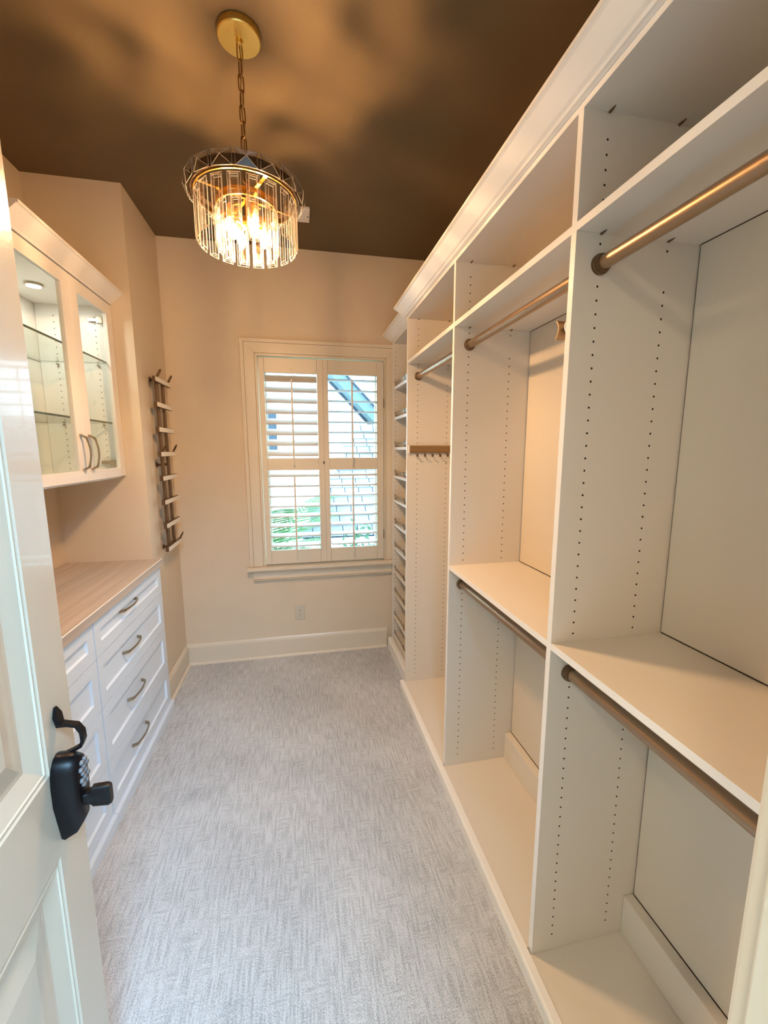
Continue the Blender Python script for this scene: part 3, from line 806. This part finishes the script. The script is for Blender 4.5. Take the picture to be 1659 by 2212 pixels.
# ------------------------------------------------------------------ wall outlet
ol = empty('wall_outlet', (-0.026, YW, 0.344)); tag(ol, 'cream duplex electrical outlet on wall below the window', 'outlet')
mk('plate', B(-0.062, 0.011, YW - 0.006, YW - 0.0005, 0.287, 0.402), 'plastic', ol, bev=0.003)
for z in (0.364, 0.325):
    bm = bmesh.new(); prism(bm, [(-0.0255 + 0.017 * math.copysign(abs(math.cos(a)) ** .7, math.cos(a)), z + 0.0145 * math.sin(a)) for a in [2 * PI * k / 20 for k in range(20)]], 'y', YW - 0.0085, YW - 0.0062)
    rc = mk('receptacle', bm, 'plastic', ol)
    for x, dz, hh in ((-0.032, 0.003, 0.0045), (-0.019, 0.003, 0.004)):
        mk('slot', B(x - 0.0012, x + 0.0012, YW - 0.0089, YW - 0.0086, z + dz - hh, z + dz + hh), 'slot', rc)
    bm = bmesh.new(); lathe(bm, [(0.0026, YW - 0.0089), (0.0026, YW - 0.0086)], 'y', (-0.0255, 0, z - 0.008), 8); mk('ground_hole', bm, 'slot', rc)

# ------------------------------------------------------------------ closet shelving on the right
ZBASE = 0.0505; ZTOP = 2.373; ZSH = 2.115; ZLO = 1.077
ZH = 0.3938 + CAM_Z       # height of one system hole
FR, BR = 0.728, 0.919
def hole_rows(z0, z1, skip=()):
    k0 = math.ceil((z0 + 0.03 - ZH) / 0.032); k1 = math.floor((z1 - 0.03 - ZH) / 0.032)
    return [ZH + 0.032 * k for k in range(k0, k1 + 1) if not any(a < ZH + 0.032 * k < b2 for a, b2 in skip)]
def divider(parent, y, xf=XF, holes=True, fr=FR, br=BR, skip=(), z0=0.0):
    d = mk('divider', B(xf + 0.001, XB + 0.002, y, y + T, z0, ZTOP + 0.019), 'white', parent)
    mk('edge_band', B(xf, xf + 0.0009, y, y + T, z0, ZTOP + 0.019), 'edge', d)
    if holes:
        bm = bmesh.new()
        discs_y(bm, y - 0.0004, [(x, z) for z in hole_rows(ZBASE, ZTOP, skip) for x in (fr, br)], 0.0029)
        mk('pin_hole_discs', bm, 'hole', d, stuff=True)
    return d
def shelf(parent, y0, y1, ztop, xf=XF, mat='white', nm='shelf'):
    s = mk(nm, B(xf + 0.001, XB - 0.002, y0 + 0.0003, y1 - 0.0003, ztop - T, ztop), mat, parent)
    mk('edge_band', B(xf, xf + 0.0009, y0 + 0.0003, y1 - 0.0003, ztop - T, ztop), 'edge', s)
    return s
def cams(sh, y1, z):
    for x in (FR, BR):
        bm = bmesh.new()
        tube(bm, [(x, y1 - 0.001, z - 0.0010), (x, y1 - 0.010, z - 0.0010), (x, y1 - 0.020, z - 0.0004)], [0.0034, 0.003, 0.001], 8)
        mk('cam_cover', bm, 'rackm', sh, smooth=True)
def rod(parent, y0, y1, x, z, r=0.0165):
    bm = bmesh.new(); tube(bm, [(x, y0 + 0.004, z), (x, y1 - 0.004, z)], r, 28); ro = mk('hanging_rod', bm, 'champ', parent, smooth=True)
    for ya, s in ((y1, -1), (y0, 1)):
        bm = bmesh.new(); lathe(bm, [(r + 0.0075, ya + s * 0.0004), (r + 0.0075, ya + s * 0.007), (r + 0.004, ya + s * 0.009), (r + 0.004, ya + s * 0.017), (r + 0.0008, ya + s * 0.0185)], 'y', (x, 0, z), 28)
        mk('rod_flange', bm, 'rackm', ro, smooth=True)
    return ro
def bay(label, ynear, yfar, low, group='hanging closet bays', mid=True):
    """bay between ynear (its near side) and the near face of its far divider"""
    b = empty('closet_bay', ((XF + XB) / 2, (ynear + yfar) / 2, 0)); tag(b, label, 'closet bay', group)
    skip = [(ZSH - 0.003, ZSH + T + 0.004), (ZR1 - 0.03, ZR1 + 0.03)]
    if low: skip += [(ZLO - T - 0.004, ZLO + 0.003), (ZR2 - 0.03, ZR2 + 0.03)]
    divider(b, yfar, skip=skip)
    tp = mk('top_panel', B(XF + 0.001, XB + 0.002, ynear + 0.0003, yfar - 0.0003, ZTOP, ZTOP + T), 'white', b)
    mk('edge_band', B(XF, XF + 0.0009, ynear + 0.0003, yfar - 0.0003, ZTOP, ZTOP + T), 'edge', tp)
    cams(tp, yfar, ZTOP)
    s = shelf(b, ynear, yfar, ZSH + T); cams(s, yfar, ZSH)
    shelf(b, ynear, yfar, ZBASE, xf=XF - 0.006, nm='bottom_shelf')
    rod(b, ynear, yfar, 0.7302, ZR1)
    if low:
        shelf(b, ynear, yfar, ZLO, nm='shelf')
        rod(b, ynear, yfar, 0.7236, ZR2)
    segs = [(ZBASE + 0.1345, (ZLO - T) if low else ZSH), (ZSH + T, ZTOP)] + ([(ZLO, ZSH)] if low else [])
    for a, c in segs:
        mk('back_panel', B(XB - 0.001, XB + 0.005, ynear + 0.0015, yfar - 0.0042, a + 0.0030, c - 0.0022), 'backp', b)
    mk('gap_shade_sheet', B(XB + 0.0053, XB + 0.0065, ynear, yfar - 0.0001, ZBASE, ZTOP), 'seam', b)
    mk('cleat', B(0.979, XB - 0.0015, ynear + 0.0003, yfar - 0.0003, ZBASE + 0.0005, 0.185), 'white', b, bev=0.002)
    return b
ZR1, ZR2 = 2.045, 0.9855
b1 = bay('white closet bay closest to the doorway, with two hanging rods', D4 + T, D3, True)
divider(b1, D4, holes=False)
b2 = bay('middle white double-hang closet bay with round valet hook', D3 + T, D2, True)
b3 = bay('narrow-looking white long-hang closet bay with sliding tie rack', D2 + T, D1, False)

# toe base along the bays and the tower (separate trims)
tr = empty('trim_3', (0.645, 1.35, 0)); tag(tr, 'white base moulding along foot of the hanging bays', kind='structure')
bm = bmesh.new(); prism(bm, [(0.630, 0.0), (0.6555, 0.0), (0.6555, 0.0565), (0.634, 0.0565), (0.630, 0.053)], 'y', D4, D1 + T); mk('board', bm, 'edge', tr)
mk('bead', B(0.6275, 0.6298, D4, D1 + T, 0.040, 0.049), 'edge', tr)
tr = empty('trim_4', (0.62, 1.35, ZTOP)); tag(tr, 'white crown moulding running over the hanging bays', kind='structure')
bm = bmesh.new()
prism(bm, [(0.6615, 2.3885), (0.646, 2.3865), (0.641, 2.391), (0.632, 2.3945), (0.590, 2.421), (0.584, 2.423), (0.5795, 2.424), (0.5795, 2.434), (0.6615, 2.434)], 'y', D4, D1 + T)
mk('crown_board', bm, 'edge', tr)
mk('crown_backing', B(0.663, 0.69, D4, D1 + T, ZTOP + T + 0.0005, 2.434), 'edge', tr)

# ------------------------------------------------------------------ shoe tower
tw = empty('shoe_tower', ((XT + XB) / 2, 2.83, 0)); tag(tw, 'narrow white shoe tower with slanted fenced shelves beside the window', 'shoe tower')
d0 = mk('divider', B(XT + 0.001, XB + 0.002, YD0, YD0 + T, 0.0, ZTOP + T), 'white', tw)
mk('edge_band', B(XT, XT + 0.0009, YD0, YD0 + T, 0.0, ZTOP + T), 'edge', d0)
bm = bmesh.new()
discs_y(bm, YD0 - 0.0004, [(x, z) for z in hole_rows(0.10, ZTOP) for x in (XT + 0.020, XT + 0.22)], 0.0029)
mk('pin_hole_discs', bm, 'hole', d0, stuff=True)
TY0, TY1 = D1 + T, YD0
tp = mk('top_panel', B(XT + 0.001, XB + 0.002, TY0 + 0.0005, TY1 - 0.0003, ZTOP, ZTOP + T), 'white', tw)
mk('edge_band', B(XT, XT + 0.0009, TY0 + 0.0005, TY1 - 0.0003, ZTOP, ZTOP + T), 'edge', tp)
mk('back_panel', B(XB - 0.001, XB + 0.004, TY0 + 0.001, TY1 - 0.001, 0.06, ZTOP - 0.001), 'backp', tw)
mk('bottom_shelf', B(XT, XB - 0.002, TY0 + 0.0005, TY1 - 0.0003, 0.06, 0.079), 'white', tw)
mk('kick_board', B(XT + 0.001, XT + 0.018, TY0 + 0.0005, TY1 - 0.0003, 0.0, 0.0595), 'white', tw)
TILT = math.radians(11)
for i, zf in enumerate((2.047, 1.826, 1.603, 1.389, 1.202, 1.014, 0.827, 0.635, 0.452, 0.256, 0.094)):
    dep = 0.292
    ct_, st_ = math.cos(TILT), math.sin(TILT)
    x0 = XT + 0.014
    def R_(a, h):      # a along the shelf depth, h above the board
        return (x0 + a * ct_ - h * st_, zf + a * st_ + h * ct_)
    bm = bmesh.new(); prism(bm, [R_(0.0009, 0), R_(dep, 0), R_(dep, T), R_(0.0009, T)], 'y', TY0 + 0.001, TY1 - 0.0008)
    s = mk('shoe_shelf', bm, 'white', tw)
    bm = bmesh.new(); prism(bm, [R_(0, 0), R_(0.0008, 0), R_(0.0008, T), R_(0, T)], 'y', TY0 + 0.001, TY1 - 0.0008); mk('edge_band', bm, 'edge', s)
    ym = (TY0 + TY1) / 2
    for ya, yb in ((TY0 + 0.008, ym - 0.004), (ym + 0.004, TY1 - 0.008)):
        bm = bmesh.new(); prism(bm, [R_(0.012, T + 0.010), R_(0.0145, T + 0.010), R_(0.0145, T + 0.036), R_(0.012, T + 0.036)], 'y', ya + 0.004, yb - 0.004); fe = mk('fence', bm, 'nickel', s)
        for yy in (ya, yb):
            bm = bmesh.new(); prism(bm, [R_(0.011, T + 0.0005), R_(0.0165, T + 0.0005), R_(0.0165, T + 0.040), R_(0.011, T + 0.040)], 'y', yy - 0.003, yy + 0.003); mk('fence_post', bm, 'bronze', fe)
tr = empty('trim_5', (0.68, 2.83, 0)); tag(tr, 'white base moulding at foot of the shoe tower', kind='structure')
bm = bmesh.new(); prism(bm, [(0.673, 0.0), (0.7045, 0.0), (0.7045, 0.088), (0.680, 0.088), (0.673, 0.080)], 'y', D1 + T + 0.0005, YD0 + T - 0.001); mk('board', bm, 'edge', tr)
tr = empty('trim_6', (0.66, 2.83, ZTOP)); tag(tr, 'short white crown moulding over the shoe tower', kind='structure')
bm = bmesh.new(); o_ = 0.05
prism(bm, [(0.6555 + o_, 2.3885), (0.646 + o_, 2.3865), (0.641 + o_, 2.391), (0.632 + o_, 2.3945), (0.590 + o_, 2.421), (0.584 + o_, 2.423), (0.5795 + o_, 2.424), (0.5795 + o_, 2.434), (0.6555 + o_, 2.434)], 'y', D1 + T + 0.0005, YD0 + T)
mk('crown_board', bm, 'edge', tr)

# ------------------------------------------------------------------ tie rack and valet hook
tk = empty('tie_rack', (0.80, D1 - 0.012, 1.605)); tag(tk, 'brown sliding tie rack with small hooks on closet divider', 'tie rack')
bm = bmesh.new(); prism(bm, [(D1 - 0.0005, 1.583), (D1 - 0.0005, 1.628), (D1 - 0.012, 1.628), (D1 - 0.016, 1.618), (D1 - 0.016, 1.593), (D1 - 0.012, 1.583)], 'x', 0.676, 0.965); mk('slide_rail', bm, 'brown', tk)
mk('end_cap', B(0.668, 0.6755, D1 - 0.018, D1 - 0.0005, 1.580, 1.629), 'edge', tk, bev=0.002)
for k in range(6):
    x = 0.722 + 0.0495 * k
    bm = bmesh.new()
    tube(bm, [(x, D1 - 0.010, 1.583), (x, D1 - 0.012, 1.572), (x - 0.002, D1 - 0.024, 1.560), (x - 0.003, D1 - 0.040, 1.563), (x - 0.003, D1 - 0.046, 1.576)], 0.0034, 8); mk('hook', bm, 'bronze', tk, smooth=True)
vh = empty('valet_hook', (0.672, D3 + T + 0.02, 1.905)); tag(vh, 'small bronze dish-shaped valet hook on divider edge under shelf', 'hook')
yb = D3 + T
bm = bmesh.new(); lathe(bm, [(0.022, yb + 0.0004), (0.022, yb + 0.004), (0.018, yb + 0.006)], 'y', (0.682, 0, 1.906), 24); mk('mounting_disc', bm, 'edge', vh, smooth=True)
bm = bmesh.new(); lathe(bm, [(0.009, yb + 0.0062), (0.008, yb + 0.022)], 'y', (0.680, 0, 1.905), 16); mk('stem', bm, 'bronze', vh, smooth=True)
bm = bmesh.new()
pts = []
for k in range(11):
    a = math.radians(-48 + 9.6 * k)
    pts.append((0.672, yb + 0.023 + 0.030 * (1 - math.cos(a)) * 1.1, 1.905 + 0.0295 * math.sin(a)))
ribbon(bm, pts, (1, 0, 0), 0.030, 0.003); mk('dish', bm, 'champ', vh, smooth=True)

# ------------------------------------------------------------------ outside: neighbour house, low roof, plants
nh = empty('neighbour_house', (0.0, 9.0, -3.0)); tag(nh, 'white clapboard gable house seen through the window slats', 'house')
ang = math.radians(8)
def HW(u, z, off=0.0):       # house wall frame: u along the wall
    return Vector((u * math.cos(ang) + off * math.sin(ang), 8.0 + u * math.sin(ang) - off * math.cos(ang), z))
def quadprism(pts, thick):
    bm = bmesh.new()
    a = [bm.verts.new(HW(u, z, 0)) for u, z in pts]; c = [bm.verts.new(HW(u, z, thick)) for u, z in pts]
    bm.faces.new(a); bm.faces.new(c[::-1])
    for k in range(len(pts)): bm.faces.new((a[k], a[(k + 1) % len(pts)], c[(k + 1) % len(pts)], c[k]))
    return bm
PK = 1.85
def rake_u(z): return 0.62 + (2.86 - z) * 1.0
zc = -1.2
while zc < 5.2:
    u1 = min(rake_u(zc), 3.2)
    u0 = -(rake_u(zc) + 3.2) if rake_u(zc) < 3 else -5.5
    u0 = max(u0, -5.5)
    if u1 - u0 < 0.3: break
    bm = bmesh.new()
    pr_ = [HW(u0, zc, 0.012), HW(u1, zc, 0.012), HW(u1 - 0.0, zc + 0.142, 0.0), HW(u0, zc + 0.142, 0.0), HW(u0, zc, -0.02), HW(u1, zc, -0.02), HW(u1, zc + 0.142, -0.02), HW(u0, zc + 0.142, -0.02)]
    v = [bm.verts.new(p) for p in pr_]
    for f in ((0, 1, 2, 3), (7, 6, 5, 4), (0, 4, 5, 1), (3, 2, 6, 7), (1, 5, 6, 2), (0, 3, 7, 4)): bm.faces.new([v[i] for i in f])
    mk('clapboard', bm, 'siding', nh)
    zc += 0.15
mk('rake_board', quadprism([(rake_u(2.0) - 0.02, 2.0), (rake_u(2.0) + 0.03, 2.0), (rake_u(5.0) + 0.03, 5.0), (rake_u(5.0) - 0.02, 5.0)], 0.06), 'fascia', nh)
mk('soffit', quadprism([(rake_u(1.9) + 0.031, 1.9), (rake_u(1.9) + 0.30, 1.9), (rake_u(5.0) + 0.30, 5.0), (rake_u(5.0) + 0.031, 5.0)], 0.35), 'soffit', nh)
mk('roof_edge', quadprism([(rake_u(1.9) + 0.301, 1.9), (rake_u(1.9) + 0.335, 1.9), (rake_u(5.0) + 0.335, 5.0), (rake_u(5.0) + 0.301, 5.0)], 0.40), 'fascia', nh)
mk('corner_board', quadprism([(-0.30, 1.35), (-0.24, 1.35), (-0.24, 2.27), (-0.30, 2.27)], 0.03), 'siding', nh)
wn = mk('window', quadprism([(-0.66, 1.55), (-0.34, 1.55), (-0.34, 2.30), (-0.66, 2.30)], 0.025), 'siding', nh)
for a, c in ((1.58, 1.77), (1.79, 1.90), (1.92, 2.09), (2.11, 2.27)):
    mk('pane', quadprism([(-0.56, a), (-0.38, a), (-0.38, c), (-0.56, c)], 0.04), 'fascia', wn)
# low shingled roof
lr = empty('low_roof', (1.2, 7.0, -3.0)); tag(lr, 'lower grey shingled roof beyond the window', 'roof')
y_e, z_e, y_r, z_r = 5.9, 0.36, 7.5, 2.05
sl = Vector((0, y_r - y_e, z_r - z_e)); SL = sl.length; sl.normalize(); sn_ = Vector((0, -sl.z, sl.y))
rows = 13
for r in range(rows):
    s0 = SL * r / rows; p = Vector((0, y_e, z_e)) + sl * s0
    xl = -0.05 + 0.92 * s0 / SL * 1.1
    x = xl + (0.11 if r % 2 else 0.0)
    while x < 3.0:
        w_ = 0.22
        bm = bmesh.new()
        a0 = p + sn_ * 0.018; a1 = p + sl * (SL / rows * 1.06) + sn_ * 0.002
        vv = [bm.verts.new((xx, q.y, q.z)) for xx, q in ((x + 0.004, a0), (x + w_ - 0.008, a0), (x + w_ - 0.008, a1), (x + 0.004, a1))]
        v2 = [bm.verts.new(v.co - sn_ * 0.012) for v in vv]
        bm.faces.new(vv); bm.faces.new(v2[::-1])
        for k in range(4): bm.faces.new((vv[k], vv[(k + 1) % 4], v2[(k + 1) % 4], v2[k]))
        mk('shingle', bm, 'shingle', lr)
        x += w_
bm = bmesh.new()
v = [bm.verts.new(p) for p in ((0.02, y_e, z_e - 0.012), (3.0, y_e, z_e - 0.012), (3.0, y_r, z_r - 0.012), (1.06, y_r, z_r - 0.012))]
bm.faces.new(v); v2 = [bm.verts.new(x_.co - sn_ * 0.05) for x_ in v]; bm.faces.new(v2[::-1])
for k in range(4): bm.faces.new((v[k], v[(k + 1) % 4], v2[(k + 1) % 4], v2[k]))
mk('deck', bm, 'fascia', lr)
mk('eave_board', B(-0.1, 3.0, y_e - 0.04, y_e - 0.005, z_e - 0.12, z_e - 0.015), 'siding', lr)
mk('wall', B(-0.0, 3.0, y_e + 0.15, y_e + 0.3, -3.0, z_e - 0.1), 'siding', lr)
# palm
def frond(bm, base, az, L, lift, droop):
    base = Vector(base); d = Vector((math.cos(az), math.sin(az), 0)); n = 12
    pts = []
    for i in range(n + 1):
        s = i / n
        pts.append(base + d * L * s * (1 - 0.15 * s) + Vector((0, 0, lift * s - droop * s * s)))
    tube(bm, pts, [0.010 * (1 - 0.8 * i / n) for i in range(n + 1)], 5)
    side = Vector((-d.y, d.x, 0))
    for i in range(2, n + 1):
        t = (pts[i] - pts[i - 1]).normalized()
        for h in (0.0, 0.5):
            q = pts[i - 1].lerp(pts[i], h)
            for sg in (-1, 1):
                ll = 0.34 * (1 - 0.55 * abs(i / n - 0.45)) * L
                tip = q + side * sg * ll * 0.75 + t * ll * 0.6 - Vector((0, 0, 0.10 * ll * 2))
                wv = t * 0.016
                bm.faces.new([bm.verts.new(c) for c in (q - wv, q + wv, (q + tip) / 2 + wv * 1.1, tip, (q + tip) / 2 - wv * 1.1)])
pl_ = empty('palm_plant', (-0.75, 5.6, -3.0)); tag(pl_, 'green palm with feathery fronds outside the lower slats', 'palm')
bm = bmesh.new(); tube(bm, [(-0.75, 5.6, -3.0), (-0.72, 5.6, -1.5), (-0.52, 5.45, 0.0)], [0.10, 0.08, 0.06], 10); mk('trunk', bm, 'stem', pl_)
for k in range(13):
    bm = bmesh.new(); frond(bm, (-0.52, 5.45, 0.0), math.radians(-70 + 27.7 * k), 1.15 + 0.2 * math.sin(k * 2.1), 1.35 + 0.35 * math.cos(k * 1.7), 0.72)
    mk('frond', bm, 'leaf', pl_)
bs = empty('leafy_shrub', (0.80, 5.3, -3.0)); tag(bs, 'small-leaved green shrub before the low roof', 'shrub')
bm = bmesh.new(); tube(bm, [(0.80, 5.3, -3.0), (0.78, 5.3, -1.5), (0.80, 5.3, 0.2)], [0.05, 0.04, 0.01], 8); mk('stem', bm, 'stem', bs)
bm = bmesh.new()
for k in range(260):
    c = Vector((0.78 + random.gauss(0, 0.16), 5.3 + random.gauss(0, 0.15), 0.12 + random.gauss(0, 0.22)))
    a = Vector((random.gauss(0, 1), random.gauss(0, 1), random.gauss(0, 1))).normalized(); b_ = a.orthogonal().normalized()
    L_ = 0.055
    bm.faces.new([bm.verts.new(p) for p in (c - a * L_, c + b_ * L_ * .45, c + a * L_, c - b_ * L_ * .45)])
mk('foliage', bm, 'leaf2', bs, stuff=True)
struct('ground', B(-14, 14, 3.4, 22, -3.1, -3.0), 'lawn', 'garden lawn below the window')
